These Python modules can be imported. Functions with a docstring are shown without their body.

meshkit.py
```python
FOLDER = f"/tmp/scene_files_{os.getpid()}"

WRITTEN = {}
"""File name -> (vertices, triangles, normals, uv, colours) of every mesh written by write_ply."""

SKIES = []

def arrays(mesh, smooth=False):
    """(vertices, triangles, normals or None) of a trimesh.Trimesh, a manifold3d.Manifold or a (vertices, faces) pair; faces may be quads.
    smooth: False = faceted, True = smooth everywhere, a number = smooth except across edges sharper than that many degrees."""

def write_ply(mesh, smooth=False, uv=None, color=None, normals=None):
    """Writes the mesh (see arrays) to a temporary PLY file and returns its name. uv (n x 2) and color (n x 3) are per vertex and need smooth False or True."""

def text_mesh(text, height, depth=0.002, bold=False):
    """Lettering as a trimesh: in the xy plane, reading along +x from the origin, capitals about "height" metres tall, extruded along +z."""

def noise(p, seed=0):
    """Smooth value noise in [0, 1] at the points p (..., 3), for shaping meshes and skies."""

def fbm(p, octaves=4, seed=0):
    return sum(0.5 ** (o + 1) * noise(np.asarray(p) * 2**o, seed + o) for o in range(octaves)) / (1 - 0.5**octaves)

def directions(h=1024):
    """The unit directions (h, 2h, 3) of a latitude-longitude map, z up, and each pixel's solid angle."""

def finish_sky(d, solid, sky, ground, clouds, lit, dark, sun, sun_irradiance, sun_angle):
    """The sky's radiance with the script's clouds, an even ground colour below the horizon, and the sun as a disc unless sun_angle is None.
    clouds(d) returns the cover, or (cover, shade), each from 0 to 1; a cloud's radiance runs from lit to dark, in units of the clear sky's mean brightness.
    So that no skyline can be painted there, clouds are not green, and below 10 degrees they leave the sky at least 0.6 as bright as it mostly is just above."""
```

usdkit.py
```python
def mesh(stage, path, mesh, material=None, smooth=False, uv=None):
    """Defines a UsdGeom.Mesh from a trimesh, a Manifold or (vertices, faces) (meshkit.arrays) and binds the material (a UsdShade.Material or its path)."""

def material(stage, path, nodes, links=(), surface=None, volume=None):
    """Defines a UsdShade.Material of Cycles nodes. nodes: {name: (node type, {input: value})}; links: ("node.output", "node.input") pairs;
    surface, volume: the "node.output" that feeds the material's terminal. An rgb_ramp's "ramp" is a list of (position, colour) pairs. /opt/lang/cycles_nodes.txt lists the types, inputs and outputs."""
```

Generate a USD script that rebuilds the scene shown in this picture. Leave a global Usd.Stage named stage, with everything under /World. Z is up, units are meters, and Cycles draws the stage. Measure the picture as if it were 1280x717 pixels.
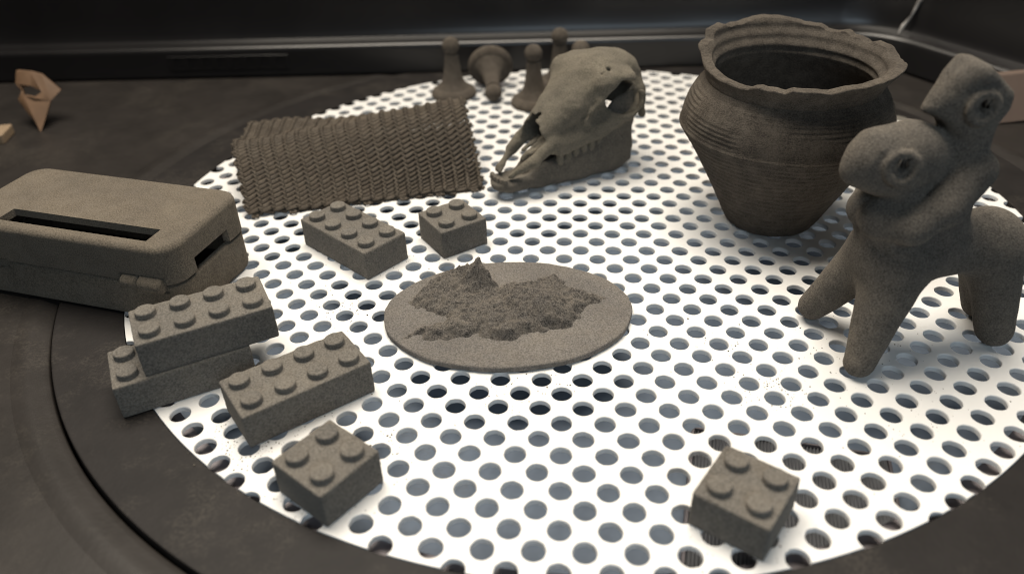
import math, numpy as np, trimesh, manifold3d as m3, shapely.geometry as sg, shapely.affinity as sa
import usdkit, meshkit
from pxr import Usd, UsdGeom, UsdLux, UsdShade, Gf, Sdf

stage = Usd.Stage.CreateInMemory()
UsdGeom.SetStageUpAxis(stage, UsdGeom.Tokens.z)
UsdGeom.SetStageMetersPerUnit(stage, 1.0)
UsdGeom.Xform.Define(stage, '/World')
MM = 0.001

# ---------------------------------------------------------------- camera
cam = UsdGeom.Camera.Define(stage, '/World/camera')
cam.CreateHorizontalApertureAttr(36.0)
cam.CreateFocalLengthAttr(36.0 * 995.63 / 1280)
cam.CreateClippingRangeAttr(Gf.Vec2f(0.01, 20))
cam.CreateFStopAttr(11)
cam.CreateFocusDistanceAttr(0.216)
EXPOSURE = 0.0
cam.CreateExposureAttr(EXPOSURE)
_r, _d, _f = (0.99759075, 0.06291702, -0.02922577), (0.01151624, -0.56562623, -0.82458132), (-0.06841106, 0.82225812, -0.56498806)
UsdGeom.Xformable(cam).AddTransformOp().Set(Gf.Matrix4d(*_r, 0, *(-x for x in _d), 0, *(-x for x in _f), 0, -9.227 * MM, -124.087 * MM, 130.117 * MM, 1))


# ---------------------------------------------------------------- lamps
def rect_lamp(name, pos, target, w, h, power, color):
    l = UsdLux.RectLight.Define(stage, '/World/' + name)
    l.CreateWidthAttr(w); l.CreateHeightAttr(h); l.CreateIntensityAttr(power); l.CreateColorAttr(Gf.Vec3f(*color))
    z = np.array(pos, float) - np.array(target, float); z /= np.linalg.norm(z)
    x = np.cross([0, 1, 0], z); x /= np.linalg.norm(x); y = np.cross(z, x)
    UsdGeom.Xformable(l).AddTransformOp().Set(Gf.Matrix4d(*x, 0, *y, 0, *z, 0, *pos, 1))
    return l


rect_lamp('ceiling_lamp', (-0.10, 0.20, 0.66), (-0.02, 0.07, 0), 0.55, 0.40, 14.8, (1.0, 0.91, 0.78))
rect_lamp('front_lamp', (0.12, -0.42, 0.30), (0.06, 0.0, 0), 0.4, 0.25, 2.9, (0.72, 0.87, 1.0))

# ---------------------------------------------------------------- helpers
used = {}


def numbered(path):
    n = used.get(path, 0); used[path] = n + 1
    return path if n == 0 else f'{path}_{n:03d}'


def keys(p, label=None, cat=None, group=None, kind=None):
    for k, v in (('label', label), ('category', cat), ('group', group), ('kind', kind)):
        if v: p.SetCustomDataByKey(k, v)
    return p


def thing(name, label, cat, loc=(0, 0, 0), rot=0.0, group=None):
    x = UsdGeom.Xform.Define(stage, numbered('/World/' + name))
    x.AddTranslateOp().Set(Gf.Vec3d(*[c * MM for c in loc])); x.AddRotateZOp().Set(rot)
    return keys(x.GetPrim(), label, cat, group)


def put(name, mesh, mat, parent=None, smooth=False, **kw):
    base = parent.GetPath().pathString if parent is not None else '/World'
    v, f, n = meshkit.arrays(mesh, smooth)
    m = usdkit.mesh(stage, numbered(base + '/' + name), (np.asarray(v) * MM, f), mat, smooth=False)
    if n is not None:
        m.CreateNormalsAttr(usdkit.Vt.Vec3fArray.FromNumpy(np.asarray(n, np.float32))); m.SetNormalsInterpolation('vertex')
    return keys(m.GetPrim(), **kw)


def copy_of(src, name, label, loc, rot, group=None):
    x = UsdGeom.Xform.Define(stage, numbered('/World/' + name))
    x.GetPrim().GetReferences().AddInternalReference(src.GetPath())
    x.GetPrim().GetAttribute('xformOp:translate').Set(Gf.Vec3d(*[c * MM for c in loc]))
    x.GetPrim().GetAttribute('xformOp:rotateZ').Set(rot)
    x.GetPrim().SetInstanceable(True)
    return keys(x.GetPrim(), label, src.GetCustomDataByKey('category'), group)


def join(ms):
    vs, fs, o = [], [], 0
    for m in ms:
        v, f, _ = meshkit.arrays(m)
        vs.append(v); fs.append(np.asarray(f) + o); o += len(v)
    return np.vstack(vs), np.vstack(fs)


def loft(rings, cap0=True, cap1=True, closed=True):
    """rings (k, n, 3): quads between successive rings, fans on the ends."""
    R = np.asarray(rings, float); k, n = R.shape[:2]
    v = R.reshape(-1, 3); f = []
    m = n if closed else n - 1
    j = np.arange(m); jn = (j + 1) % n
    for i in range(k - 1):
        a, b = i * n, (i + 1) * n
        f.append(np.c_[a + j, a + jn, b + jn]); f.append(np.c_[a + j, b + jn, b + j])
    extra = []
    if cap0:
        extra.append(R[0].mean(0)); c = len(v); f.append(np.c_[np.full(m, c), jn, j])
    if cap1:
        extra.append(R[-1].mean(0)); c = len(v) + len(extra) - 1; b = (k - 1) * n; f.append(np.c_[np.full(m, c), b + j, b + jn])
    if extra: v = np.vstack([v, extra])
    return v, np.vstack(f)


def lathe(profile, n=64):
    a = np.linspace(0, 2 * np.pi, n, endpoint=False)
    return loft([np.c_[r * np.cos(a), r * np.sin(a), np.full(n, z)] for r, z in profile])


def tube(pts, r, n=6, flat=1.0):
    P = np.asarray(pts, float); r = np.broadcast_to(r, len(P))
    T = np.gradient(P, axis=0); T /= np.linalg.norm(T, axis=1, keepdims=True)
    up = np.array([0.03, 0.05, 1.0]); rings = []
    a = np.linspace(0, 2 * np.pi, n, endpoint=False)
    for p, t, q in zip(P, T, r):
        s = np.cross(up, t)
        if np.linalg.norm(s) < 0.2: s = np.cross([1, 0.1, 0], t)
        s /= np.linalg.norm(s); w = np.cross(t, s)
        rings.append(p + q * (np.cos(a)[:, None] * s + flat * np.sin(a)[:, None] * w))
    return loft(rings)


def round_rect(w, d, r, n=6):
    """outline of a w x d rectangle centred on 0, corner radius r"""
    out = []
    for k, (sx, sy) in enumerate(((1, 1), (-1, 1), (-1, -1), (1, -1))):
        a = np.linspace(k * np.pi / 2, (k + 1) * np.pi / 2, n)
        out.append(np.c_[sx * (w / 2 - r) + r * np.cos(a), sy * (d / 2 - r) + r * np.sin(a)])
    return np.vstack(out)


def slab(w, d, z0, z1, rc, rt=0.5, rb=0.3, n=6, k=5):
    """box with rounded plan corners and rounded top and bottom edges"""
    rings = []
    for a in np.linspace(np.pi / 2, 0, 3): rings.append((rb * (1 - np.cos(a)), z0 + rb * (1 - np.sin(a))))
    for a in np.linspace(0, np.pi / 2, k): rings.append((rt * (1 - np.cos(a)), z1 - rt * (1 - np.sin(a))))
    o = []
    for ins, z in rings:
        p = round_rect(w - 2 * ins, d - 2 * ins, max(rc - ins, 0.05), n); o.append(np.c_[p, np.full(len(p), z)])
    return loft(o)


def solid(vf):
    v, f = vf
    t = trimesh.Trimesh(np.asarray(v), np.asarray(f), process=True)
    return m3.Manifold(m3.Mesh(np.asarray(t.vertices, np.float32), np.asarray(t.faces, np.uint32)))


def box(x0, y0, z0, x1, y1, z1):
    return m3.Manifold.cube((x1 - x0, y1 - y0, z1 - z0)).translate((x0, y0, z0))


# signed distance sculpting
def grid(lo, hi, h):
    ax = [np.arange(a, b + h, h) for a, b in zip(lo, hi)]
    return np.stack(np.meshgrid(*ax, indexing='ij'), -1)


def cone(P, a, b, ra, rb, sc=(1, 1, 1)):
    s = np.asarray(sc, float); P, a, b = P / s, np.asarray(a, float) / s, np.asarray(b, float) / s
    ab = b - a; t = np.clip(((P - a) @ ab) / (ab @ ab + 1e-12), 0, 1)
    return (np.linalg.norm(P - a - t[..., None] * ab, axis=-1) - (ra + (rb - ra) * t)) * s.min()


def ell(P, c, r):
    r = np.asarray(r, float); q = np.linalg.norm((P - np.asarray(c, float)) / r, axis=-1)
    g = np.linalg.norm((P - np.asarray(c, float)) / r ** 2, axis=-1)
    return q * (q - 1) / np.maximum(g, 1e-6)


def torus(P, c, n, R, r):
    n = np.asarray(n, float) / np.linalg.norm(n); d = P - np.asarray(c, float); h = d @ n
    q = np.linalg.norm(d - h[..., None] * n, axis=-1) - R
    return np.hypot(q, h) - r


def smin(a, b, k):
    h = np.clip(0.5 + 0.5 * (b - a) / k, 0, 1)
    return b + (a - b) * h - k * h * (1 - h)


def smax(a, b, k): return -smin(-a, -b, k)


def nets(D, lo, h):
    """surface nets of the zero level of D"""
    S = D < 0; nx, ny, nz = D.shape
    c = np.zeros((nx - 1, ny - 1, nz - 1, 3)); w = np.zeros((nx - 1, ny - 1, nz - 1))
    cr = [(i, j, k) for i in (0, 1) for j in (0, 1) for k in (0, 1)]
    sl = lambda o: tuple(slice(o[i], D.shape[i] - 1 + o[i]) for i in range(3))
    for a in cr:
        for x in range(3):
            if a[x] == 0:
                b = list(a); b[x] = 1
                da, db = D[sl(a)], D[sl(b)]; m = (da < 0) != (db < 0)
                t = np.where(m, da / np.where(m, da - db, 1), 0)
                for y in range(3): c[..., y] += m * (a[y] + (t if y == x else 0))
                w += m
    act = w > 0; idx = np.full(act.shape, -1); idx[act] = np.arange(act.sum())
    v = np.argwhere(act) + c[act] / w[act][:, None]
    F = []
    for x in range(3):
        y, z = (x + 1) % 3, (x + 2) % 3
        a = [slice(1, -1)] * 3; a[x] = slice(0, -1); b = list(a); b[x] = slice(1, None)
        m = S[tuple(a)] != S[tuple(b)]; p = np.argwhere(m)
        p[:, y] += 1; p[:, z] += 1
        q = []
        for dy, dz in ((-1, -1), (0, -1), (0, 0), (-1, 0)):
            o = p.copy(); o[:, y] += dy; o[:, z] += dz; q.append(idx[o[:, 0], o[:, 1], o[:, 2]])
        q = np.stack(q, 1); ins = S[tuple(a)][m]
        q[~ins] = q[~ins][:, ::-1]
        F.append(q)
    F = np.vstack(F)
    return np.asarray(lo) + v * h, np.vstack([F[:, [0, 1, 2]], F[:, [0, 2, 3]]])


def relax(vf, n=4, lam=0.5):
    t = trimesh.Trimesh(vf[0], vf[1], process=False)
    trimesh.smoothing.filter_taubin(t, lamb=lam, nu=lam + 0.03, iterations=n)
    return np.array(t.vertices), np.array(t.faces)


# ---------------------------------------------------------------- materials
L = '/World/Looks/'


def powder(name, col, grain=0.55, rough=0.0002, dust=(0.19, 0.165, 0.135), dustiness=0.35, lines=0.0):
    """sintered grey powder: speckled, matt, with paler dust where powder clings"""
    c = np.array(col)
    nodes = {'tc': ('texture_coordinate', {}),
             'oi': ('object_info', {}), 'om': ('math', {'math_type': 'multiply', 'value2': 3.7}), 'ox': ('combine_xyz', {'y': 0.0, 'z': 0.0}), 'mp': ('mapping', {}),
             'fine': ('noise_texture', {'scale': 2350.0, 'detail': 2.0, 'roughness': 0.6}),
             'mid': ('noise_texture', {'scale': 240.0, 'detail': 5.0, 'roughness': 0.65}),
             'big': ('noise_texture', {'scale': 45.0, 'detail': 3.0, 'roughness': 0.6}),
             'fr': ('rgb_ramp', {'ramp': [(0.30, tuple(c * max(0.15, 1 - grain))), (0.5, tuple(c)), (0.70, tuple(c * (1 + grain)))]}),
             'dr': ('rgb_ramp', {'ramp': [(0.42, (0, 0, 0)), (0.72, (dustiness,) * 3)]}),
             'mx': ('mix_color', {'b': dust}),
             'br': ('rgb_ramp', {'ramp': [(0.3, (0.82, 0.82, 0.83)), (0.7, (1.12, 1.1, 1.07))]}),
             'ml': ('mix_color', {'blend_type': 'multiply', 'fac': 1.0, 'use_clamp': False}),
             'ad': ('math', {'math_type': 'multiply_add', 'value2': 0.5}),
             'bp': ('bump', {'strength': 0.75, 'distance': rough}),
             'p': ('principled_bsdf', {'roughness': 0.92, 'diffuse_roughness': 0.6, 'specular_ior_level': 0.25})}
    links = [('oi.random', 'om.value1'), ('om.value', 'ox.x'), ('ox.vector', 'mp.location'), ('tc.object', 'mp.vector'), ('mp.vector', 'fine.vector'), ('mp.vector', 'mid.vector'), ('mp.vector', 'big.vector'), ('fine.fac', 'fr.fac'), ('mid.fac', 'dr.fac'),
             ('fr.color', 'mx.a'), ('dr.color', 'mx.fac'), ('mx.result', 'ml.a'), ('big.fac', 'br.fac'), ('br.color', 'ml.b'), ('ml.result', 'p.base_color'),
             ('mid.fac', 'ad.value1'), ('fine.fac', 'ad.value3'), ('ad.value', 'bp.height'), ('bp.normal', 'p.normal')]
    return usdkit.material(stage, L + name, nodes, links, surface='p.BSDF')


def plain(name, col, rough=0.5, spec=0.5, noise_scale=90.0, var=0.15, dust=None, dust_at=(0.55, 0.75), dust_amt=0.5, bump=0.0, bump_scale=800.0):
    c = np.array(col)
    nodes = {'tc': ('texture_coordinate', {}),
             'n': ('noise_texture', {'scale': noise_scale, 'detail': 6.0, 'roughness': 0.65}),
             'n2': ('noise_texture', {'scale': 28.0, 'detail': 8.0, 'roughness': 0.72}),
             'fine': ('noise_texture', {'scale': bump_scale, 'detail': 3.0}),
             'r': ('rgb_ramp', {'ramp': [(0.3, tuple(c * (1 - var))), (0.7, tuple(c * (1 + var)))]}),
             'd': ('rgb_ramp', {'ramp': [(dust_at[0], (0, 0, 0)), (dust_at[1], (dust_amt if dust else 0,) * 3)]}),
             'm': ('mix_color', {'b': dust or (0, 0, 0)}),
             'sp': ('noise_texture', {'scale': 1300.0, 'detail': 2.0, 'roughness': 0.7}), 'sr': ('rgb_ramp', {'ramp': [(0.42, (0.15,) * 3), (0.6, (1.6,) * 3)]}), 'dm': ('mix_color', {'blend_type': 'multiply', 'fac': 1.0, 'use_clamp': False}),
             'bp': ('bump', {'strength': bump, 'distance': 0.0003}),
             'p': ('principled_bsdf', {'roughness': rough, 'specular_ior_level': spec})}
    links = [('tc.object', 'n.vector'), ('tc.object', 'n2.vector'), ('tc.object', 'fine.vector'), ('n.fac', 'r.fac'), ('n2.fac', 'd.fac'), ('r.color', 'm.a'),
             ('tc.object', 'sp.vector'), ('sp.fac', 'sr.fac'), ('d.color', 'dm.a'), ('sr.color', 'dm.b'), ('dm.result', 'm.fac'), ('m.result', 'p.base_color'), ('fine.fac', 'bp.height'), ('bp.normal', 'p.normal')]
    return usdkit.material(stage, L + name, nodes, links, surface='p.BSDF')


M_brick = powder('brick_powder', (0.152, 0.140, 0.123), grain=0.4)
M_case = powder('case_powder', (0.132, 0.112, 0.087), grain=0.4)
M_mesh = powder('mesh_powder', (0.082, 0.067, 0.052), grain=0.5)
M_skull = powder('skull_powder', (0.146, 0.131, 0.103), grain=0.35)
M_jaw = powder('jaw_powder', (0.118, 0.106, 0.089), grain=0.4)
M_pawn = powder('pawn_powder', (0.088, 0.074, 0.060), grain=0.4)
M_pot = powder('pot_powder', (0.072, 0.061, 0.050), grain=0.5, rough=0.00035)
M_fig = powder('figurine_powder', (0.098, 0.088, 0.076), grain=0.5, rough=0.00025)
M_disc = powder('disc_powder', (0.158, 0.146, 0.134), grain=0.42)
M_relief = powder('relief_powder', (0.098, 0.089, 0.080), grain=0.8, dustiness=0.5, rough=0.0003)
M_loose = powder('loose_powder', (0.12, 0.105, 0.085))
M_plate = plain('white_plate', (0.72, 0.715, 0.70), rough=0.42, noise_scale=14.0, var=0.03, dust=(0.62, 0.59, 0.54), dust_at=(0.56, 0.80), dust_amt=0.6)
M_ring = plain('black_ring', (0.0125, 0.0108, 0.0104), rough=0.6, spec=0.22, noise_scale=60.0, var=0.3, dust=(0.10, 0.088, 0.072), dust_at=(0.50, 0.76), dust_amt=0.38, bump=0.15)
M_floor = plain('black_floor', (0.0225, 0.0198, 0.0182), rough=0.42, spec=0.26, noise_scale=40.0, var=0.3, dust=(0.10, 0.088, 0.072), dust_at=(0.52, 0.78), dust_amt=0.34, bump=0.12)
M_wall = plain('black_wall', (0.010, 0.0095, 0.010), rough=0.30, noise_scale=20.0, var=0.2)
M_tray = plain('grey_tray', (0.20, 0.25, 0.325), rough=0.6, noise_scale=30.0, var=0.2, dust=(0.2, 0.2, 0.2), dust_amt=0.5)
M_ledge = plain('grey_ledge', (0.20, 0.18, 0.19), rough=0.6)
M_filter = plain('filter_paper', (0.24, 0.245, 0.26), rough=0.8)
M_tan = plain('tan_card', (0.125, 0.070, 0.036), rough=0.7, noise_scale=60, var=0.25)
M_cream = plain('cream_card', (0.25, 0.18, 0.115), rough=0.7, noise_scale=60, var=0.15)
M_pink = plain('pinkish_card', (0.13, 0.092, 0.072), rough=0.6, noise_scale=40, var=0.1)
M_strip = plain('worn_strip', (0.20, 0.19, 0.18), rough=0.25, noise_scale=300, var=0.6)
M_clear = usdkit.material(stage, L + 'clear_film', {'fr': ('fresnel', {'IOR': 1.5}), 't': ('transparent_bsdf', {'color': (0.8, 0.8, 0.78)}), 'g': ('glossy_bsdf', {'color': (0.9, 0.9, 0.9), 'roughness': 0.25}),
    'd': ('diffuse_bsdf', {'color': (0.3, 0.28, 0.25)}), 'm': ('mix_closure', {}), 'm2': ('mix_closure', {'fac': 0.25})},
    [('fr.fac', 'm.fac'), ('t.BSDF', 'm.closure1'), ('g.BSDF', 'm.closure2'), ('m.closure', 'm2.closure1'), ('d.BSDF', 'm2.closure2')], surface='m2.closure')

# ---------------------------------------------------------------- setting: the tub
PC, PR = np.array([-5.3, 108.9]), 141.5         # plate centre, radius


def annulus(profile, n=240):
    """closed profile (r, z) swept round the plate centre"""
    a = np.linspace(0, 2 * np.pi, n + 1)
    P = np.array(list(profile) + [profile[0]], float)
    rings = [np.c_[PC[0] + r * np.cos(a), PC[1] + r * np.sin(a), np.full(n + 1, z)] for r, z in P]
    v, f = loft(rings, False, False, closed=False)
    return v, f[:, ::-1]


# black floor of the tub: sheet with a round opening, a worn rounded lip about the opening
a = np.linspace(0, 2 * np.pi, 240, endpoint=False)
cs = lambda r: np.c_[PC[0] + r * np.cos(a), PC[1] + r * np.sin(a)]
floor_poly = m3.CrossSection([np.array([(-900, -700), (900, -700), (900, 700), (-900, 700)], float), cs(169.6)], m3.FillRule.EvenOdd)
put('tub_floor', m3.Manifold.extrude(floor_poly, 6.0).translate((0, 0, -6.6)), M_floor, kind='structure')
prof = [(169.6, -6), (169.6, -0.62), (168.0, -0.42), (166.4, -0.3), (165.2, -0.4), (163.8, -0.75), (162.2, -1.1), (161.0, -1.35), (160.6, -1.8), (160.5, -6)]
put('tub_floor_lip', annulus(prof), M_floor, smooth=50, kind='structure')
# turntable ring about the plate
ring = thing('turntable_ring', 'flat black ring dusted with powder, all round the white perforated plate', 'ring')
prof = [(141.62, -5), (141.62, -0.4), (141.75, -0.16), (142.1, -0.1), (159.3, -0.1), (159.8, -0.25), (160.0, -0.7), (160.0, -5)]
put('ring_plate', annulus(prof), M_ring, ring, smooth=40)
put('support_ledge', annulus([(136.2, -6.5), (136.2, -4.2), (136.6, -3.9), (141.5, -3.9), (141.5, -6.5)]), M_ledge, ring, smooth=40)
# grey collecting tray below
put('collecting_tray', lathe([(150, -19), (150, -17), (149, -16.5)] + [(149, -16.4), (0.5, -16.4)], 96), M_tray, kind='structure')
UsdGeom.Xformable(stage.GetPrimAtPath('/World/collecting_tray')).AddTranslateOp().Set(Gf.Vec3d(PC[0] * MM, PC[1] * MM, 0))
put('tray_wall', annulus([(150.2, -17), (150.2, -7), (151, -7), (151, -17)]), M_tray, kind='structure')

# tub wall: a swept section along back and right side
path = [(-700, 217), (-280, 236.5), (-100, 244.5), (40, 251.5), (118, 255.0)]
corner = [(118 + 30 * math.sin(t), 225 + 30 * math.cos(t)) for t in np.linspace(0.1, 1.0, 9)]
path = np.array(path + corner + [(176, 190), (214, 120), (236, 0), (270, -300)])
T = np.gradient(path, axis=0); T /= np.linalg.norm(T, axis=1, keepdims=True); N = np.c_[-T[:, 1], T[:, 0]]      # outward (away from the plate)
sec = [(30, 0.35), (0.3, 0.35), (0, 0.7), (0.2, 3.0), (0.4, 6), (0.6, 11.2)] + [(3.2 - 2.6 * math.cos(t), 11.6 + 2.6 * math.sin(t)) for t in np.linspace(0.05, 1.6, 8)] + [(7, 14.3), (9.5, 15.2), (11, 18), (12, 26), (15, 70), (20, 190), (28, 420), (40, 420), (40, 0.35)]
put('tub_wall', loft([np.c_[path[:, 0] + N[:, 0] * d, path[:, 1] + N[:, 1] * d, np.full(len(path), z)] for d, z in sec], False, False, closed=False), M_wall, smooth=35, kind='structure')

trim = thing('corner_strip', 'worn shiny strip running up the dark back corner of the tub', 'metal strip', (142, 252, 7))
put('strip_bar', tube([(-2, -2, 8), (0, 0, 11), (3, 1, 15), (5, 2, 20), (8, 3, 27), (12, 4, 36), (16, 6, 50)], [0.5, 1.0, 0.5, 0.9, 1.3, 0.6, 0.9], 8), M_strip, trim, smooth=50)
vent = thing('vent_slots', 'row of small upright slots in the foot of the back wall, left of the pawns', 'vent', (-172, 241.0, 0), math.degrees(0.0445))
put('vent_frame', solid(slab(58, 1.4, 3.6, 10.4, 0.4, 0.3, 0.3)).translate((0, 0.95, 0.0)) - m3.Manifold.batch_boolean([box(-26 + 7 * i, -2, 4.6, -22 + 7 * i, 0.6, 10) for i in range(8)], m3.OpType.Add), M_wall, vent)

# pleated filter under the plate, front right
fl = thing('pleated_filter', 'grey pleated filter seen through the front right holes of the plate', 'filter', (40, -9, -11.3), -10)
xs = np.arange(-22, 22.01, 0.4); zz = np.where(np.arange(len(xs)) % 2 == 0, 0.0, -0.9)
top = np.array([[x, s, z] for s in (-26, 26) for x, z in zip(xs, zz)]); n = len(xs)
j = np.arange(n - 1)
bot = top - [0, 0, 0.4]
v = np.vstack([top, bot]); q = lambda a, b, c, d: np.vstack([np.c_[a, b, c], np.c_[a, c, d]])
put('pleats', (v, np.vstack([q(j, j + 1, n + j + 1, n + j), q(2 * n + j, 3 * n + j, 3 * n + j + 1, 2 * n + j + 1)])), M_filter, fl)
put('filter_frame', solid(slab(46, 54, -5, 0.4, 2)) - box(-22.2, -26.2, -9, 22.2, 26.2, 9), M_ledge, fl)

# ---------------------------------------------------------------- the perforated plate
rng = np.random.default_rng(5)
S = 5.0441
plate = thing('perforated_plate', 'round white plate full of holes on which all the grey prints stand', 'plate', (0, 0, 0))
disc = solid(lathe([(PR - 0.4, -1.35), (PR, -1.2), (PR, -0.35), (PR - 0.1, -0.1), (PR - 0.4, 0.0)], 240)).translate((PC[0], PC[1], 0))
kinds = []
for k in range(10):
    n = 26; a = np.linspace(0, 2 * np.pi, n, endpoint=False)
    wob = 1 + 0.018 * np.sin(2 * a + rng.uniform(0, 6)) + rng.normal(0, 0.012, n)
    kinds.append(solid(loft([np.c_[r * wob * np.cos(a), r * wob * np.sin(a), np.full(n, z)] for r, z in ((2.5, -3), (2.44, -1.25), (2.44, -0.34), (2.52, -0.12), (2.72, 0.05), (2.72, 1))])))
drills = []
for c in range(-80, 81):
    for r in range(-80, 81):
        if (c + r) % 2: continue
        x, y = c * S, r * S
        if math.hypot(x - PC[0], y - PC[1]) > PR + 1.5: continue
        drills.append(kinds[rng.integers(10)].translate((x + rng.normal(0, 0.05), y + rng.normal(0, 0.05), 0)))
put('plate_sheet', disc - m3.Manifold.batch_boolean(drills, m3.OpType.Add), M_plate, plate, smooth=40)

# ---------------------------------------------------------------- bricks
BH = 9.25


def stud(x, y):
    return [(x, y, z, r) for r, z in ((2.42, BH - 0.1), (2.42, BH + 1.25), (2.36, BH + 1.45), (2.2, BH + 1.58), (1.0, BH + 1.62))]


def brick(name, nx, label, loc, rot, group=None, cols=None, seed=0):
    t = thing(name, label, 'toy brick', loc, rot, group)
    w, d = nx * 8 - 0.2, 15.8
    hh = 0.36; lo = np.array([-w / 2 - 0.9, -d / 2 - 0.9, -0.9]); P = grid(lo, -lo + [0, 0, BH], hh)
    q = np.abs(P - [0, 0, BH / 2]) - np.array([w / 2, d / 2, BH / 2]) + 0.35
    D = np.linalg.norm(np.maximum(q, 0), axis=-1) + np.minimum(q.max(-1), 0) - 0.35
    edge = np.sort(q, -1)[..., 1] > -1.1                                   # worn edges and corners
    D = D + 0.12 * (meshkit.fbm(P / 1.3, 3, seed) - 0.5) + edge * 0.25 * np.clip(meshkit.fbm(P / 1.6, 2, seed + 7) - 0.55, 0, 1)
    put('brick_body', relax(nets(D, lo, hh), 1), M_brick, t, smooth=40)
    for i in range(nx):
        if cols is not None and i not in cols: continue
        for j in range(2):
            v, f = lathe([(2.45, -0.1), (2.45, 1.2), (2.38, 1.42), (2.2, 1.56), (0.8, 1.6)], 28)
            put('stud', (v + [i * 8 - (nx - 1) * 4, j * 8 - 4, BH], f), M_brick, t, smooth=35)
    return t


deg = math.degrees
b24 = brick('studded_brick', 4, 'eight-stud grey brick behind the oval relief disc, its length running down to the right', (-75.06, 83.89, 0), deg(-0.679), seed=3)
b22 = brick('small_studded_brick', 2, 'four-stud grey brick between the skull and the oval relief disc', (-45.07, 90.7, 0), deg(-0.939), seed=8)
brick('lower_studded_brick', 4, 'brown-grey brick lying under another brick, two of its studs showing', (-104.22, 22.95, 0), deg(0.537), cols=(0,), seed=15)
copy_of(b24, 'studded_brick', 'eight-stud brick stacked on top of another brick, beside the slotted case', (-98.13, 27.46, BH + 0.02), deg(0.536))
copy_of(b24, 'studded_brick', 'eight-stud grey brick lying flat on the plate in front of the two stacked bricks', (-72.76, 15.75, 0), deg(0.684))
copy_of(b22, 'small_studded_brick', 'four-stud grey brick near the front left rim of the plate, corner towards the viewer', (-58.73, -10.65, 0), deg(0.953))
copy_of(b22, 'small_studded_brick', 'four-stud grey brick standing alone at the front right of the plate', (26.32, -15.32, 0), deg(-0.576))

# ---------------------------------------------------------------- slotted case
case = thing('slotted_case', 'brownish grey two-part rectangular case with long slot in its lid, left edge', 'case', (-112.66, 44.51, 0), deg(-0.2285))
CL, CW, CH, SEAM = 74.0, 35.2, 23.8, 12.0
at = lambda vf: (np.asarray(vf[0]) + [-CL / 2, CW / 2, 0], vf[1])
lid = solid(at(slab(CL, CW, SEAM + 0.45, CH, 6.0, 1.7, 0.12, n=9, k=7)))
lid -= solid(at(slab(CL - 4.5, CW - 4.5, SEAM - 3, CH - 2.2, 4.0, 0.3, 0.3)))
lid -= box(-58.5, 3.6, 15, -8.9, 9.8, 30)
lid -= box(-6, 9.2, SEAM - 0.2, 3, 24.9, 16.6)
lid -= box(-80, -3, SEAM - 1, -56.8, 1.6, SEAM + 1.2)
base = solid(at(slab(CL - 0.5, CW - 0.5, 0, SEAM - 0.4, 5.8, 0.35, 1.6, n=9, k=4)))
base -= solid(at(slab(CL - 5, CW - 5, 2.0, SEAM + 3, 4.0, 0.3, 0.3)))
base -= box(-80, -3, SEAM - 2.6, -56.8, 1.6, SEAM + 1)
base = base - box(-18, -3, SEAM - 2.3, -3.6, 1.0, SEAM + 1)
lid = lid - box(-18, -3, SEAM - 1, -3.6, 1.0, SEAM + 2.9)
put('base_shell', base, M_case, case, smooth=35)
put('lid_shell', lid, M_case, case, smooth=35)


def barrel(x0, x1, r):
    v, f = lathe([(r - 0.5, 0), (r, 0.5), (r, x1 - x0 - 0.5), (r - 0.5, x1 - x0)], 24)
    return np.c_[v[:, 2] + x0, v[:, 0] + 0.2, v[:, 1] + SEAM + 0.35], f


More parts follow.
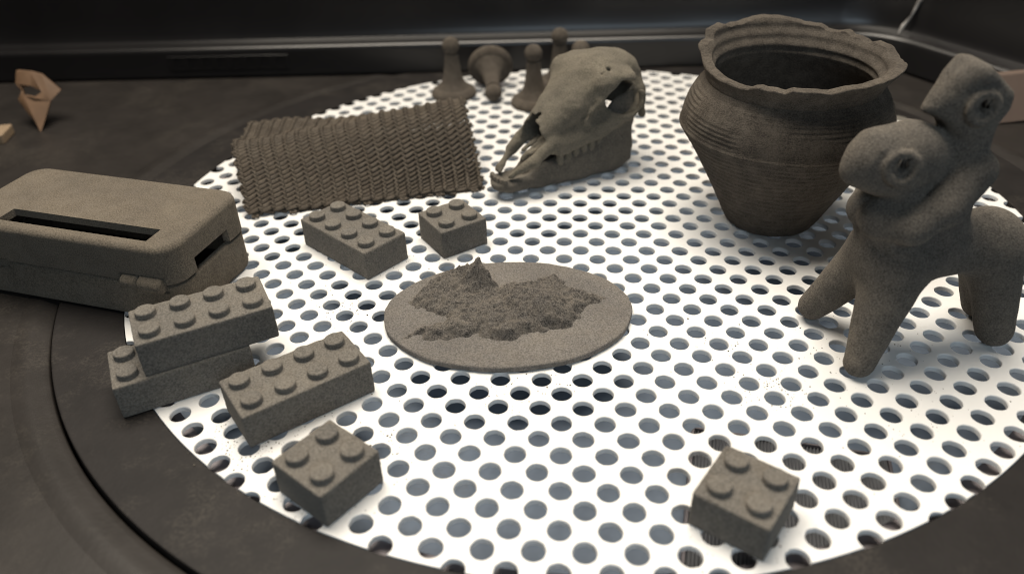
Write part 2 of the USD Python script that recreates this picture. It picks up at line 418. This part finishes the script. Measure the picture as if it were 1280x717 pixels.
put('hinge_knuckle', barrel(-17.4, -12.2, 2.0), M_case, case, smooth=35)
put('hinge_knuckle', barrel(-11.7, -4.4, 2.25), M_case, case, smooth=35)
put('hinge_pin', barrel(-13, -11, 1.3), M_case, case, smooth=35)
put('circuit_floor', at(slab(CL - 5.2, CW - 5.2, 2.02, 3.5, 3.5)), M_floor, case)

# ---------------------------------------------------------------- lattice sheet
sheet = thing('lattice_sheet', 'wavy brown-grey sheet of open slanted lattice lying behind the eight-stud brick', 'lattice sheet', (-116.1, 104.2, 0), 14.75)
pr = np.array([(0, 1.6), (7, 2.6), (13, 5.2), (17, 8.6), (21, 12.6), (25, 16.2), (29, 18.8), (33, 20.0), (38, 19.6), (43, 17), (48, 13), (53, 8.5), (60, 4)], float)
pl = np.array([(0, 1.6), (5, 5.4), (10, 9.0), (15, 12.2), (20, 14.4), (25, 15.6), (30, 15.4), (34, 13.8), (38, 12.0), (42, 11.8), (47, 12.8), (52, 13.2), (60, 10)], float)


def resample(p, n=200):
    s = np.r_[0, np.cumsum(np.linalg.norm(np.diff(p, axis=0), axis=1))]
    q = np.linspace(0, s[-1], n); from_ = [np.interp(q, s, p[:, i]) for i in (0, 1)]
    k = np.ones(15) / 15
    return np.stack([np.convolve(np.pad(x, 7, mode='edge'), k, 'valid') for x in from_], 1) if True else None


PRr, PLr = resample(pr), resample(pl)
LEN = 78.0


def surf(u, s):
    """u along the near edge (mm, 0..79), s along the sheet (0..1) -> point, in the sheet's frame"""
    u, s = np.broadcast_arrays(np.asarray(u, float), np.asarray(s, float))
    w = np.clip(u / 79, 0, 1); w = w * w * (3 - 2 * w)
    k = s * 199
    a = np.stack([np.interp(k, np.arange(200), PLr[:, i]) for i in (0, 1)], -1); b = np.stack([np.interp(k, np.arange(200), PRr[:, i]) for i in (0, 1)], -1)
    p = a * (1 - w)[..., None] + b * w[..., None]
    return np.stack([u - 2.5 * (1 - w) * np.sin(s * np.pi) * 1.2 + 0.6 * np.sin(s * 9), p[..., 0], p[..., 1] + 0.35 * np.sin(u * 0.23 + s * 5)], -1)


def nrm(u, s):
    e = 1e-3
    n = np.cross(surf(u + 0.1, s) - surf(u - 0.1, s), surf(u, s + e) - surf(u, s - e)); return n / np.linalg.norm(n, axis=-1, keepdims=True)


NC, NR = 19, 36
du = 79 / NC
for i in range(NC + 1):
    s = np.linspace(0.004, 0.996, 2 * NR + 1)
    u = i * du + 0.42 * np.where(np.arange(len(s)) % 2 == 0, 1, -1)
    P = surf(u, s) + nrm(u, s) * 0.25
    put('rib', tube(P, 0.62, 5), M_mesh, sheet)
slats, under = [], []
for r in range(NR + 1):
    for i in range(NC):
        tt = np.linspace(-0.04 - 0.3 * (i == 0) * ((r * 7) % 3) / 2, 1.04 + 0.32 * (i == NC - 1) * ((r * 5) % 3) / 2, 5); ss = np.clip((r - 0.15 + 1.1 * tt) / NR, 0.0, 1.0); uu = (i + tt) * du
        if r == NR: ss = np.full(5, 0.995)
        P = surf(uu, ss) - nrm(uu, ss) * (0.15 + 0.4 * np.sin(np.clip(tt, 0, 1) * np.pi))[:, None]
        open_ = np.clip((i / NC - 0.3) * 2.2, 0, 1) * np.clip(1.7 - r / 8, 0, 1.25)
        slats.append(tube(P, 0.88 - 0.28 * open_, 6, 0.8))
        ss = np.clip((r + 0.95 - 0.9 * tt) / NR, 0.0, 1.0)
        P = surf(uu, ss) - nrm(uu, ss) * 1.9
        if not (i > 7 and 15 <= r <= 19): under.append(tube(P, 1.45, 5, 0.5))          # the crest is open
for m in slats[:300]: put('slat', m, M_mesh, sheet)
put('slats', join(slats[300:]), M_mesh, sheet, kind='stuff', label='slanted slats at the back of the lattice sheet')
put('cross_slats', join(under), M_mesh, sheet, kind='stuff', label='second layer of slats crossing underneath')
# small loops hanging from the near edge
for i in range(0, NC, 3):
    a = np.linspace(0, 2 * np.pi, 9)
    c = surf(np.array(i * du + du / 2), np.array(0.0))
    put('edge_loop', tube(np.c_[c[0] + 1.0 * np.cos(a), c[1] - 0.9 + 0.9 * np.sin(a), np.full(9, 0.75)], 0.42, 5), M_mesh, sheet)

# ---------------------------------------------------------------- skull
skull = thing('animal_skull', 'long-snouted animal skull with lower jaw and teeth, in front of the pawns', 'skull', (-28, 124, 0), 220)
h = 0.5
lo, hi = np.array([-62, -20, -1.5]), np.array([9, 20, 49])
P = grid(lo, hi, h); A = P.copy(); A[..., 1] = np.abs(A[..., 1])      # mirrored half
D = ell(P, (-42, 0, 31), (11.5, 12, 10.5))
D = smin(D, ell(P, (-35, 0, 35.5), (9.0, 12.5, 6.2)), 3)
D = smin(D, cone(A, (-30.5, 11.2, 34.8), (-41, 12.6, 34.2), 3.4, 3.3), 2.2)                    # brows
D = smin(D, cone(A, (-33, 5.5, 32), (-10, 2.6, 20.0), 8.0, 3.4), 4)                        # face and nasals
D = smin(D, cone(P, (-30, 0, 33.5), (-10.5, 0, 20.6), 6.5, 3.2), 3)
D = smin(D, cone(A, (-36, 8.0, 21.0), (-15, 6.0, 14.6), 6.0, 3.4), 4)                      # upper jaw
D = smin(D, cone(A, (-12, 6.6, 17.6), (-4, 6.6, 12.8), 2.6, 1.8), 2.0)                     # prongs of the snout
D = smin(D, cone(A, (-4, 6.6, 12.8), (3.4, 3.8, 8.8), 1.8, 1.25), 1.0)
D = smin(D, cone(A, (3.4, 3.6, 8.8), (5.2, 0, 8.4), 1.25, 1.1), 0.8)
D = smin(D, cone(A, (-26, 10.0, 22.5), (-38, 13.4, 22.6), 2.6, 2.0), 1.5)                  # cheek bone
D = smin(D, cone(A, (-38, 13.4, 22.6), (-46.5, 12.6, 26), 2.0, 1.5), 1.5)
D = smin(D, cone(A, (-48, 9.5, 30), (-49.5, 10.5, 19), 2.8, 1.0), 2)                       # process behind the jaw joint
D = smin(D, torus(A, (-37.8, 13.0, 28.8), (0.5, 0.86, 0.16), 6.6, 1.35), 1.4)              # rim of the eye socket
D = smin(D, cone(A, (-23.5, 10.6, 23.0), (-29.0, 13.2, 31.0), 1.6, 1.5), 1.0)               # ridge before the eye
D = smax(D, -cone(A, (-35.6, 18, 29.6), (-41.5, 3.0, 27.0), 6.5, 5.4), 0.5)                  # eye socket
D = smax(D, -cone(A, (-27.0, 13.2, 24.6), (-31.4, 13.6, 29.0), 2.6, 2.6), 0.6)
D = smax(D, -cone(A, (-29.5, 13.8, 24.4), (-21.5, 11.6, 20.0), 1.3, 0.8), 1.2)
D = smax(D, -cone(A, (-13.5, 3.0, 10.6), (-11.5, 12.0, 11.0), 2.3, 2.3), 0.6)                # gap before the teeth             # pit before the eye
D = smax(D, -cone(P * [1, 0.92, 1], (-14.0, 0, 20.6), (5, 0, 11.0), 5.2, 3.6), 0.8)        # nasal opening
D = smax(D, -cone(P * [1, 0.9, 1], (-6, 0, 20), (0, 0, 4), 5.0, 3.0), 0.8)
D = smax(D, -cone(A, (-46, 14.5, 34), (-52, 13.5, 33), 4.0, 4.0), 2.0)                     # temple hollow
D = smax(D, -cone(P, (-56, 0, 12), (-40, 0, 18), 7, 5), 1.5)
for q in ((-32.6, 10.2, 38.6), (-29.6, 10.8, 37.6)):                                         # small openings over the brow
    D = smax(D, -cone(A, np.array(q) + (1.5, 1.5, 2.0), np.array(q) - (2.0, 1.0, 2.5), 1.0, 0.7), 0.3)
D = smin(D, cone(P, (-13, 0.3, 15), (-4, 0.3, 11.5), 1.6, 0.7, (1, 0.6, 1.4)), 0.8)
D = smin(D, cone(A, (-14, 2.6, 15.5), (-6, 2.2, 13.5), 1.1, 0.6), 0.8)      # thin bone inside the nose
D = D + 0.8 * (meshkit.fbm(P / 2.2, 3, 4) - 0.5) + 1.5 * (meshkit.fbm(P / 6.0, 2, 9) - 0.5)
put('cranium', relax(nets(D, lo, h), 3), M_skull, skull, smooth=True)
J = cone(A, (2.2, 1.6, 4.0), (-9, 3.4, 4.4), 2.6, 3.2)
J = smin(J, cone(A * [1, 1.7, 1], (-9, 3.6 * 1.7, 5.0), (-24, 6.4 * 1.7, 6.6), 4.4, 6.4), 2.0)
J = smin(J, cone(A * [1, 1.9, 1], (-24, 6.4 * 1.9, 6.6), (-38, 8.6 * 1.9, 8.0), 6.4, 8.0), 2.5)
J = smin(J, cone(A * [1, 1.9, 1], (-37.0, 8.8 * 1.9, 9), (-40.0, 9.6 * 1.9, 22), 8.4, 6.0), 3)
J = smin(J, cone(A * [1, 1.9, 1], (-41, 9.6 * 1.9, 21), (-44, 10.0 * 1.9, 27), 5.0, 2.6), 2)
J = smin(J, cone(A, (-41, 8.8, 3.6), (-45.2, 9.2, 3.4), 2.2, 1.4), 1.5)
J = smin(J, ell(P, (3.0, 0, 5.0), (5.6, 5.6, 2.9)), 1.5)
J = smax(J, -cone(P, (8, 0, 9.8), (-3, 0, 8.6), 3.6, 2.6, (1, 1.35, 1)), 0.8)
J = smax(J, -cone(A, (-13.0, 3.0, 11.2), (-10.5, 12.0, 11.2), 2.2, 2.2), 0.6)
J = smax(J, -(P[..., 2] - 0.02), 0.3)
J = J + 0.8 * (meshkit.fbm(P / 2.0, 3, 14) - 0.5) + 0.5 * (meshkit.fbm(P / 7.0, 2, 19) - 0.5)
put('lower_jaw', relax(nets(J, lo, h), 3), M_jaw, skull, smooth=True)
for k in range(6):
    for s in (-1, 1):
        t = k / 5; c = np.array([-15.0 - 15.5 * t, s * (6.2 + 2.6 * t), 11.0 + 2.6 * t])
        v, f = slab(2.4, 2.2, -2.4, 2.2, 0.8, 0.4, 0.9, n=3, k=3)
        v = np.asarray(v) * [1, 1, 1]; put('upper_tooth', (v + c + [0, s * 0.75, -0.4], f), M_skull, skull, smooth=50)
        put('lower_tooth', (v * [1, 1, -0.9] + c + [0.9, s * 0.2, -3.4], np.asarray(f)[:, ::-1]), M_jaw, skull, smooth=50)
for k in range(6):
    a = (k - 2.5) * 0.32
    v, f = slab(1.3, 1.6, 0, 2.4, 0.4, 0.3, 0.2, n=3, k=3)
    put('front_tooth', (v + [4.2 + 2.8 * math.cos(a), 4.6 * math.sin(a) * 1.15, 5.6], f), M_jaw, skull, smooth=50)

# ---------------------------------------------------------------- pawns
pawn_prof = [(9.6, 0), (10.0, 0.5), (10.0, 1.8), (9.2, 2.9), (7.4, 4.0), (5.6, 5.6), (4.4, 8.0), (3.7, 11.5), (3.2, 15.5), (2.9, 18.4), (3.0, 19.0)]
pawn_prof += [(3.75 * math.cos(t), 22.2 + 3.75 * math.sin(t)) for t in np.linspace(-0.95, 1.5, 12)]
G = 'pawns behind the skull'
cut = [i for i, (r, z) in enumerate(pawn_prof) if z <= 4.0][-1] + 1
hd = [i for i, (r, z) in enumerate(pawn_prof) if z <= 19.0][-1] + 1


def pawn(label, loc, rot=0, tilt=None):
    t = thing('game_pawn', label, 'pawn', loc, rot)
    if tilt: UsdGeom.Xformable(t).AddRotateXOp().Set(tilt)
    put('foot', lathe(pawn_prof[:cut], 48), M_pawn, t, smooth=40); put('stem', lathe(pawn_prof[cut - 1:hd], 36), M_pawn, t, smooth=50)
    put('ball', lathe(pawn_prof[hd - 1:], 36), M_pawn, t, smooth=60)
    return t


p0 = pawn('leftmost standing pawn, behind the back edge of the lattice sheet', (-60.5, 216.5, 0))


def pawn_copy(label, loc, rot, tilt=None):
    x = UsdGeom.Xform.Define(stage, numbered('/World/game_pawn')); pr_ = x.GetPrim()
    pr_.GetReferences().AddInternalReference(p0.GetPath())
    pr_.GetAttribute('xformOp:translate').Set(Gf.Vec3d(*[c * MM for c in loc])); pr_.GetAttribute('xformOp:rotateZ').Set(rot)
    if tilt: x.AddRotateXOp().Set(tilt)
    pr_.SetInstanceable(True)
    keys(pr_, label, 'pawn')


pawn_copy('fallen pawn lying on its side with its round foot turned up', (-45, 229.5, 9.3), 8, 103)
pawn_copy('standing pawn just left of the skull forehead, in front of the others', (-24.2, 205.5, 0), 0)
pawn_copy('tallest-looking pawn half hidden behind the skull brow', (-13.5, 228, 0), 0)
pawn_copy('pawn of which only the ball shows above the skull', (-4.5, 210, -0.01), 0)

# ---------------------------------------------------------------- pot
pot = thing('clay_pot', 'round-shouldered pot with broken wavy rim standing behind the figurine', 'pot', (56, 107.5, 0), 0)
NA = 360
a = np.linspace(0, 2 * np.pi, NA, endpoint=False)


def wob(seed, f):
    r = np.random.default_rng(seed); return sum(np.sin(k * a + r.uniform(0, 6.3)) * r.normal(0, 1) / k ** 0.6 for k in range(2, f))


key = [(-180, 51.5), (-172, 50.6), (-150, 50.6), (-130, 50.6), (-122, 52.2), (-108, 51.6), (-104, 53.4), (-92, 53.2), (-84, 52.4), (-78, 53.6), (-55, 53.6), (-30, 53.6), (0, 53.2), (22, 54.2), (27, 53.0), (40, 53.2), (45, 54.6), (58, 54.2), (63, 55.0), (92, 55.4), (97, 56.0), (112, 55.8), (124, 55.2), (129, 56.2), (141, 55.4), (146, 53.2), (160, 53.6), (165, 52.2), (180, 51.5)]
aa = np.degrees(np.where(a > np.pi, a - 2 * np.pi, a))
rim = np.interp(aa, *np.array(key).T) + 0.12 * wob(3, 14) + 1.7 * (meshkit.fbm(np.stack([np.cos(a) * 5, np.sin(a) * 5, 0 * a], 1), 3, 5) - 0.5)
out_prof = np.array([(0.5, 0), (12.5, 0), (13.6, 0.5), (14.4, 2), (17.2, 8), (20.6, 15), (24.2, 22), (27.6, 28), (29.6, 31), (30.2, 32.8), (30.0, 34.5), (29.6, 36.8), (28.6, 40), (26.8, 43.4), (25.0, 45.4), (24.6, 46.4), (25.1, 48.2), (26.8, 50.6), (28.4, 52.6), (29.7, 55), (30.8, 58), (31.3, 60)])
in_prof = np.array([(28.2, 60), (27.7, 58), (26.5, 55), (25.0, 52.6), (23.4, 50.4), (22.4, 48.4), (22.6, 46.6), (22.8, 45), (24.4, 42.6), (26.4, 39.5), (27.6, 36), (28.0, 33), (26, 28), (19, 15), (12, 5), (0.5, 3)])


def dense(p, step):
    o = []
    for q0, q1 in zip(p[:-1], p[1:]):
        n = max(1, int(np.ceil(np.linalg.norm(q1 - q0) / step))); o += [q0 + (q1 - q0) * t for t in np.arange(n) / n]
    p = np.array(o + [p[-1]]); k = np.array([1, 2, 3, 2, 1]) / 9
    s = np.stack([np.convolve(np.pad(p[:, i], 2, mode='edge'), k, 'valid') for i in (0, 1)], 1)
    return s


rings = []
for q, (prof_, side) in enumerate(((dense(out_prof, 0.42), 1), (dense(in_prof, 0.8), -1))):
    for r, z in prof_:
        zz = np.full(NA, z); rr0 = np.full(NA, r)
        if z > 46:                                  # the wall ends at the broken rim
            zz = 46 + (z - 46) * (rim - 46) / 14.0
            src = out_prof[14:] if side > 0 else in_prof[:9][::-1]
            rr0 = np.interp(zz, src[:, 1], src[:, 0])
            if side > 0: rr0 = rr0 - 0.8 * np.clip((zz - rim + 0.7) / 0.7, 0, 1) ** 2
        Q = np.stack([np.cos(a) * 3, np.sin(a) * 3, np.full(NA, z / 9.0)], 1)
        rr0 = rr0 * (1 - 0.055 * np.clip((zz - 45) / 6, 0, 1) * np.exp(-((np.mod(a, 2 * np.pi) - 3.3) / 0.75) ** 2))
        rr = rr0 + 0.14 * (meshkit.fbm(Q * 4.0 + 7, 3, 12) - 0.5) * min(1, r / 8) + 0.55 * (meshkit.fbm(Q, 3, 2) - 0.5) * min(1, r / 8)
        if side > 0:
            band = meshkit.noise(np.stack([np.cos(a) * 2.2, np.sin(a) * 2.2, np.full(NA, z / 7.0)], 1), 8)      # patches of combing
            if 33.5 < z < 45:
                vert = np.clip((band - 0.5) * 8, 0, 1)
                rr += 0.2 * (1 - vert) * np.sin(z * 2 * np.pi / 1.25) + 0.13 * vert * np.sin(a * 130)
            elif 2 < z < 31:
                rr += 0.13 * np.sin(z * 2 * np.pi / 1.7 + 3 * band) * (0.4 + band)
            rr += 0.45 * np.exp(-((z - 32.6) / 0.55) ** 2)                                          # ridge on the shoulder
            rr -= 0.25 * np.exp(-((z - 46.6) / 0.5) ** 2)
        elif z > 44:
            rr += 0.26 * np.sin((zz - 44) * 2 * np.pi / 2.9 + 0.5 * np.sin(a * 2)) * np.clip((zz - 44) / 2, 0, 1)
        rr = rr * 1.025
        rings.append(np.c_[rr * np.cos(a), rr * np.sin(a), zz])
put('pot_wall', loft(rings), M_pot, pot, smooth=50)

# ---------------------------------------------------------------- two-headed figurine
fig = thing('clay_figurine', 'stumpy clay animal figurine with two ring-eyed heads, at the right of the plate', 'figurine', (59, 41, 0), 12)
h = 0.62
lo, hi = np.array([-14, -19, -1.2]), np.array([50, 19, 80])
P = grid(lo, hi, h); A = P.copy(); A[..., 1] = np.abs(A[..., 1])
D = cone(P, (9, 0, 27), (30, 0, 26.8), 8.6, 6.7)                                        # trunk
D = smin(D, ell(P, (34.6, 0, 27.8), (7.2, 7.4, 7.4)), 5)                                  # rump
D = smin(D, cone(P, (9, -3.5, 25), (0.4, -11.6, 3.6), 7.6, 3.7), 4)                     # near front leg
D = smin(D, cone(P, (8, 4, 24), (-0.6, 11.4, 4.2), 7.0, 3.8), 4)                        # far front leg
D = smin(D, cone(P, (35.2, -2.6, 25), (39.2, -6.2, 4.2), 6.4, 4.5), 4)                    # rear legs
D = smin(D, cone(P, (35.5, 3, 25), (42.5, 5.0, 4.2), 6.2, 4.2), 4)
D = smin(D, cone(P, (9, 0, 28), (7, 0, 44), 7.6, 6.0), 4)                               # neck of the front head
sy = np.array([1, 1.12, 1])
H1 = cone(P * sy, (6.0, 0, 52.4), (-0.8, 0, 51.6), 7.7, 6.8)
H1 = smin(H1, cone(P * sy, (-0.8, 0, 51.6), (-5.2, 0, 49.6), 6.8, 3.0), 2.5)
H1 = smin(H1, ell(P, (7.0, 0, 51.8), (8.0, 6.8, 7.0)), 2.0)
H1 = smin(H1, ell(P, (3.2, 0, 48.4), (7.4, 6.6, 5.2)), 1.5)
D = smin(D, H1, 0.8)
D = smin(D, cone(P, (18, 0, 34), (19.4, 0, 57), 7.2, 5.2), 4)                           # body and neck of the second head


def extruded(poly, width, r):
    """rounded plate with the side view poly (x, z) and the half width width(x)"""
    x, z = np.arange(P.shape[0]) * h + lo[0], np.arange(P.shape[2]) * h + lo[2]
    X2, Z2 = np.meshgrid(x, z, indexing='ij'); g_ = sg.Polygon(poly)
    import shapely
    q_ = shapely.points(X2.ravel(), Z2.ravel())
    d2 = (shapely.distance(g_.boundary, q_) * np.where(shapely.contains(g_, q_), -1, 1)).reshape(X2.shape)[:, None, :] + r
    dy = A[..., 1] - width(P[..., 0]) + r
    return np.hypot(np.maximum(d2, 0), np.maximum(dy, 0)) + np.minimum(np.maximum(d2, dy), 0) - r


H2 = extruded([(6.4, 62.6), (11.6, 70.4), (14.8, 73.2), (17.6, 72.6), (25.0, 66.4), (25.2, 62.6), (22, 57), (14.5, 57), (11, 60.5)], lambda x: np.interp(x, [6, 12, 16, 26], [1.3, 4.0, 5.6, 4.6]), 2.3)
D = smin(D, H2, 1.4)
arm = cone(A, (21, 3.5, 49), (13.5, 7.6, 42.2), 4.6, 3.9)
arm = smin(arm, cone(A, (13.5, 7.6, 42.2), (6.5, 7.8, 38.4), 3.9, 3.8), 1.5)
arm = smin(arm, cone(A, (6.5, 7.8, 38.4), (2.0, 2.5, 38.2), 3.8, 4.4), 1.5)
D = smax(D, -cone(A, (-2, 6.5, 36.0), (12, 10.2, 36.6), 1.3, 1.0), 1.0)
D = smin(D, arm - 0.35, 0.4)
D = smin(D, cone(A, (6, 6.6, 33.6), (2.8, 1.5, 33.8), 3.2, 3.4), 0.9)                  # second fold below the arms
for q0, q1, q2, r in (((1.5, 9.0, 32.6), (11, 10.6, 35.2), (21, 9.4, 41.5), 1.6), ((-1.5, 6.2, 44.0), (5, 8.8, 44.0), (12.5, 9.8, 48.2), 1.3)):
    D = smax(D, -smin(cone(A, q0, q1, r, r), cone(A, q1, q2, r, r), 0.5), 1.0)
F = P * [1, -1, 1]                                                                        # eyes on the side that faces the viewer stand out
for c, n, R in (((1.2, 6.9, 52.8), (-0.25, 1, 0.2), 3.2), ((17.0, 5.6, 64.4), (-0.05, 1, 0.08), 3.0)):
    c, n = np.array(c), np.array(n)
    D = smax(D, -torus(A, c + n * 0.3, n, R + 1.6, 0.75), 0.5)
    D = smin(D, torus(F, c, n, R, 1.0), 0.4)
    D = smin(D, ell(F, c, (1.9, 0.9, 1.9)), 0.4)
    D = smax(D, -cone(A, c + [0, 3, 0.3], c - [0, 1.9, 0], 1.35, 1.1), 0.2)
D = smax(D, -(P[..., 2] - 0.02), 0.6)
D = D + 0.5 * (meshkit.fbm(P / 6.0, 3, 4) - 0.5)
put('figurine_body', relax(nets(D, lo, h), 2), M_fig, fig, smooth=True)

# ---------------------------------------------------------------- oval disc with the mountain relief
oval = thing('relief_disc', 'oval grey disc with rough mountain-like relief, in the middle of the plate', 'relief disc', (-25.2, 51.4, 0), 0)
AX, AY, ROT, TH = 33.95, 24.37, 0.088, 2.0
a = np.linspace(0, 2 * np.pi, 160, endpoint=False)
edge = 1 + 0.004 * wob(7, 3)[:1] * 0 + 0.004 * np.sin(5 * a) + 0.003 * np.sin(11 * a + 1) + np.random.default_rng(2).normal(0, 0.0018, 160)


def oring(k, z): return np.c_[(AX - k) * edge * np.cos(a), (AY - k) * edge * np.sin(a), np.full(160, z)]


v, f = loft([oring(0.5, 0), oring(0.05, 0.4), oring(0, TH - 0.5), oring(0.15, TH - 0.15), oring(0.5, TH)])
C, Sn = math.cos(ROT), math.sin(ROT)
v = np.c_[v[:, 0] * C - v[:, 1] * Sn, v[:, 0] * Sn + v[:, 1] * C, v[:, 2]]
put('disc_plate', (v, f), M_disc, oval, smooth=45)
poly = sg.Polygon([(-28, 3), (-25, 8), (-20.4, 15.7), (-19.4, 16.3), (-13.9, 17.0), (-8.7, 13.4), (-3.3, 10.1), (-2.7, 10.7), (1, 12.5), (5.5, 13.1), (9.2, 16.0), (12.5, 16.4), (15.1, 13.9), (15.8, 11.1), (20.8, 8.9), (26.4, 6.9), (25.7, 3.6), (20.8, 1.4), (19.5, -2.8), (17.1, -7.8), (11.2, -9.4), (6.5, -10.5), (3.1, -12), (3.8, -14.3), (-2.6, -14), (-7.6, -11.3), (-12.1, -13.3), (-20.9, -14), (-21.7, -12.6), (-26.4, -13.2), (-24.5, -10.3), (-17.2, -6.7), (-16.2, -4.6), (-21.7, -1.1), (-25.6, 0.3)])
st = 0.33
X, Y = np.meshgrid(np.arange(-31, 29, st), np.arange(-17, 19, st), indexing='ij')
import shapely
pts = shapely.points(X.ravel(), Y.ravel())
inside = shapely.contains(poly, pts); dist = shapely.distance(shapely.boundary(poly), pts) * np.where(inside, 1, -1); dist = dist.reshape(X.shape)
Q = np.stack([X / 2.2, Y / 2.2, 0 * X], -1)
dist = dist + 2.6 * (meshkit.fbm(Q * 1.3, 4, 21) - 0.5)
rough = meshkit.fbm(Q * 2.2, 4, 31) - 0.5
ridged = 1 - np.abs(2 * meshkit.fbm(Q * 0.8, 4, 41) - 1)
g = lambda x, y, sx, sy, t=0: np.exp(-((((X - x) * math.cos(t) + (Y - y) * math.sin(t)) / sx) ** 2 + ((-(X - x) * math.sin(t) + (Y - y) * math.cos(t)) / sy) ** 2))
H = 0.25 + 0.7 * np.clip(dist / 3, 0, 1) + 1.5 * rough + 1.0 * ridged ** 2
H += 2.9 * g(7, 2, 8.5, 6.0) + 3.0 * g(10.5, -2.8, 6.5, 4.5) + 0.8 * g(-8, -6, 9, 5) + 2.4 * g(-18, 10.5, 8, 5.0, 0.3) + 0.8 * g(-16, -11, 9, 2.5) + 0.9 * g(2, -11, 6, 3) + 0.5 * g(12, 14, 5, 2.5) + 0.2 * g(20, 7, 6, 3)
H -= 1.3 * np.exp(-(np.abs((X + 1) * 0.9 + (Y - 1) * 0.35) / 1.2) ** 2) * g(-1, 2, 9, 9)
pk = np.hypot((X + 8.6) / 1.0, (Y - 11.8) / 0.9) + 1.6 * (meshkit.fbm(Q * 1.2, 3, 61) - 0.5)
H += np.clip(7.4 - 1.25 * pk, 0, 99) * 1.0 + 1.0 * g(-6.5, 9.5, 2.6, 5, 0.9)
H += 2.0 * np.exp(-(np.abs((X + 13) * 0.55 - (Y - 14) * 0.83) / 1.2) ** 2) * g(-13, 14, 8, 4)
H = np.maximum(H, 0.1) * np.clip(dist / 1.6, 0, 1)
top = TH + H - 0.28 * (dist <= 0.0)
keep = dist > -0.7
nx_, ny_ = X.shape; idx = np.arange(nx_ * ny_).reshape(nx_, ny_)
cell = keep[:-1, :-1] & keep[1:, :-1] & keep[1:, 1:] & keep[:-1, 1:]
q4 = np.stack([idx[:-1, :-1], idx[1:, :-1], idx[1:, 1:], idx[:-1, 1:]], -1)[cell]
V = np.c_[X.ravel(), Y.ravel(), top.ravel()]
used_ = np.unique(q4); remap = np.full(len(V), -1); remap[used_] = np.arange(len(used_))
q4 = remap[q4]
put('mountain_relief', (V[used_], np.vstack([q4[:, :3], q4[:, [0, 2, 3]]])), M_relief, oval, smooth=True)

# ---------------------------------------------------------------- loose powder on the plate
rng = np.random.default_rng(11)
grains = []
for cx, cy, n, sp in ((41, 22, 160, 7), (-82, 6, 260, 8), (-80, -2, 160, 6), (-50, 1, 160, 8), (-20, 22, 120, 14), (30, 40, 90, 18), (-75, 55, 160, 14), (70, 10, 90, 18), (26, -17, 160, 12), (-60, -12, 200, 12), (-72, 12, 240, 16), (-62, 80, 160, 16), (-25, 26, 160, 22), (60, 36, 120, 14)):
    for _ in range(n):
        x, y = rng.normal(cx, sp * 0.6), rng.normal(cy, sp * 0.45)
        c_, r_ = x / S, y / S
        near = min(math.hypot(x - i * S, y - j * S) for i in (math.floor(c_), math.floor(c_) + 1) for j in (math.floor(r_), math.floor(r_) + 1) if (i + j) % 2 == 0)
        if near < 2.9: continue
        s = abs(rng.normal(0.05, 0.06)) + 0.05
        m = trimesh.creation.icosphere(0, s); m.vertices *= [1, 1, 0.5]; m.apply_translation((x, y, s * 0.3)); grains.append((m.vertices, m.faces))
keys(put('loose_powder', join(grains), M_loose), 'crumbs of loose grey powder scattered on the white plate', 'powder', None, 'stuff')

# ---------------------------------------------------------------- things at the back
scrap = thing('card_scrap', 'crumpled tan piece of card with a dark hole, far left on the black floor', 'card scrap', (-240, 178, -0.6), 12)
outer = [(-80, 300), (80, 310), (190, 310), (270, 290), (380, 195), (310, 150), (285, 90), (235, 0), (190, 60), (130, 110), (80, 165), (110, 205), (70, 250)]
hole = [(105, 225), (190, 240), (275, 205), (200, 170), (120, 180)]
k = 0.34 / 5.975
card = sg.Polygon([(x * k, z * k * 1.15) for x, z in outer[1:]], [[(x * k, z * k * 1.15) for x, z in hole]]).buffer(0.5).buffer(-0.3)
m = trimesh.creation.extrude_polygon(card, 1.6, engine='earcut')
v = np.asarray(m.vertices)
v = np.c_[v[:, 0] - 6, v[:, 2] + v[:, 1] * 0.8 + 1.2 * np.sin(v[:, 0] * 0.35), v[:, 1]]
put('folded_strip', (v, m.faces), M_tan, scrap, smooth=60)
v, f = slab(20, 12, 0, 4, 1.0, 0.6, 0.4)
put('card_block', (np.asarray(v) + [-13, -6, 0], f), M_cream, scrap)

scr = thing('card_edge', 'pinkish tan flat board lying on edge at the right edge behind the figurine heads', 'board', (168, 186, 0), 8)
v, f = slab(70, 3.0, 0, 17, 1.2, 0.6, 0.4)
v = np.asarray(v) + [26, 0, 0]; v[:, 1] += (v[:, 2]) * 0.5; v[:, 2] += (v[:, 0] - 0) * 0.05
put('board_face', (v, f), M_pink, scr)
film = thing('film_scrap', 'small crumpled clear film between the pot and the figurine', 'plastic film', (118, 176, 0), 20)
a = np.linspace(0, 1, 15)
rings = []
for i, s in enumerate(np.linspace(-1, 1, 9)):
    rings.append(np.c_[(a - 0.5) * 15, s * 5 + 1.0 * np.sin(a * 9 + s), 2.2 + 2.2 * np.sin(a * 3.0) * (1 - 0.5 * s * s) + 0.7 * np.sin(a * 14 + 2 * s)])
v, f = loft(rings, False, False, closed=False)
put('film_sheet', (np.vstack([v, v - [0, 0, 0.12]]), np.vstack([f, f[:, ::-1] + len(v)])), M_clear, film, smooth=True)
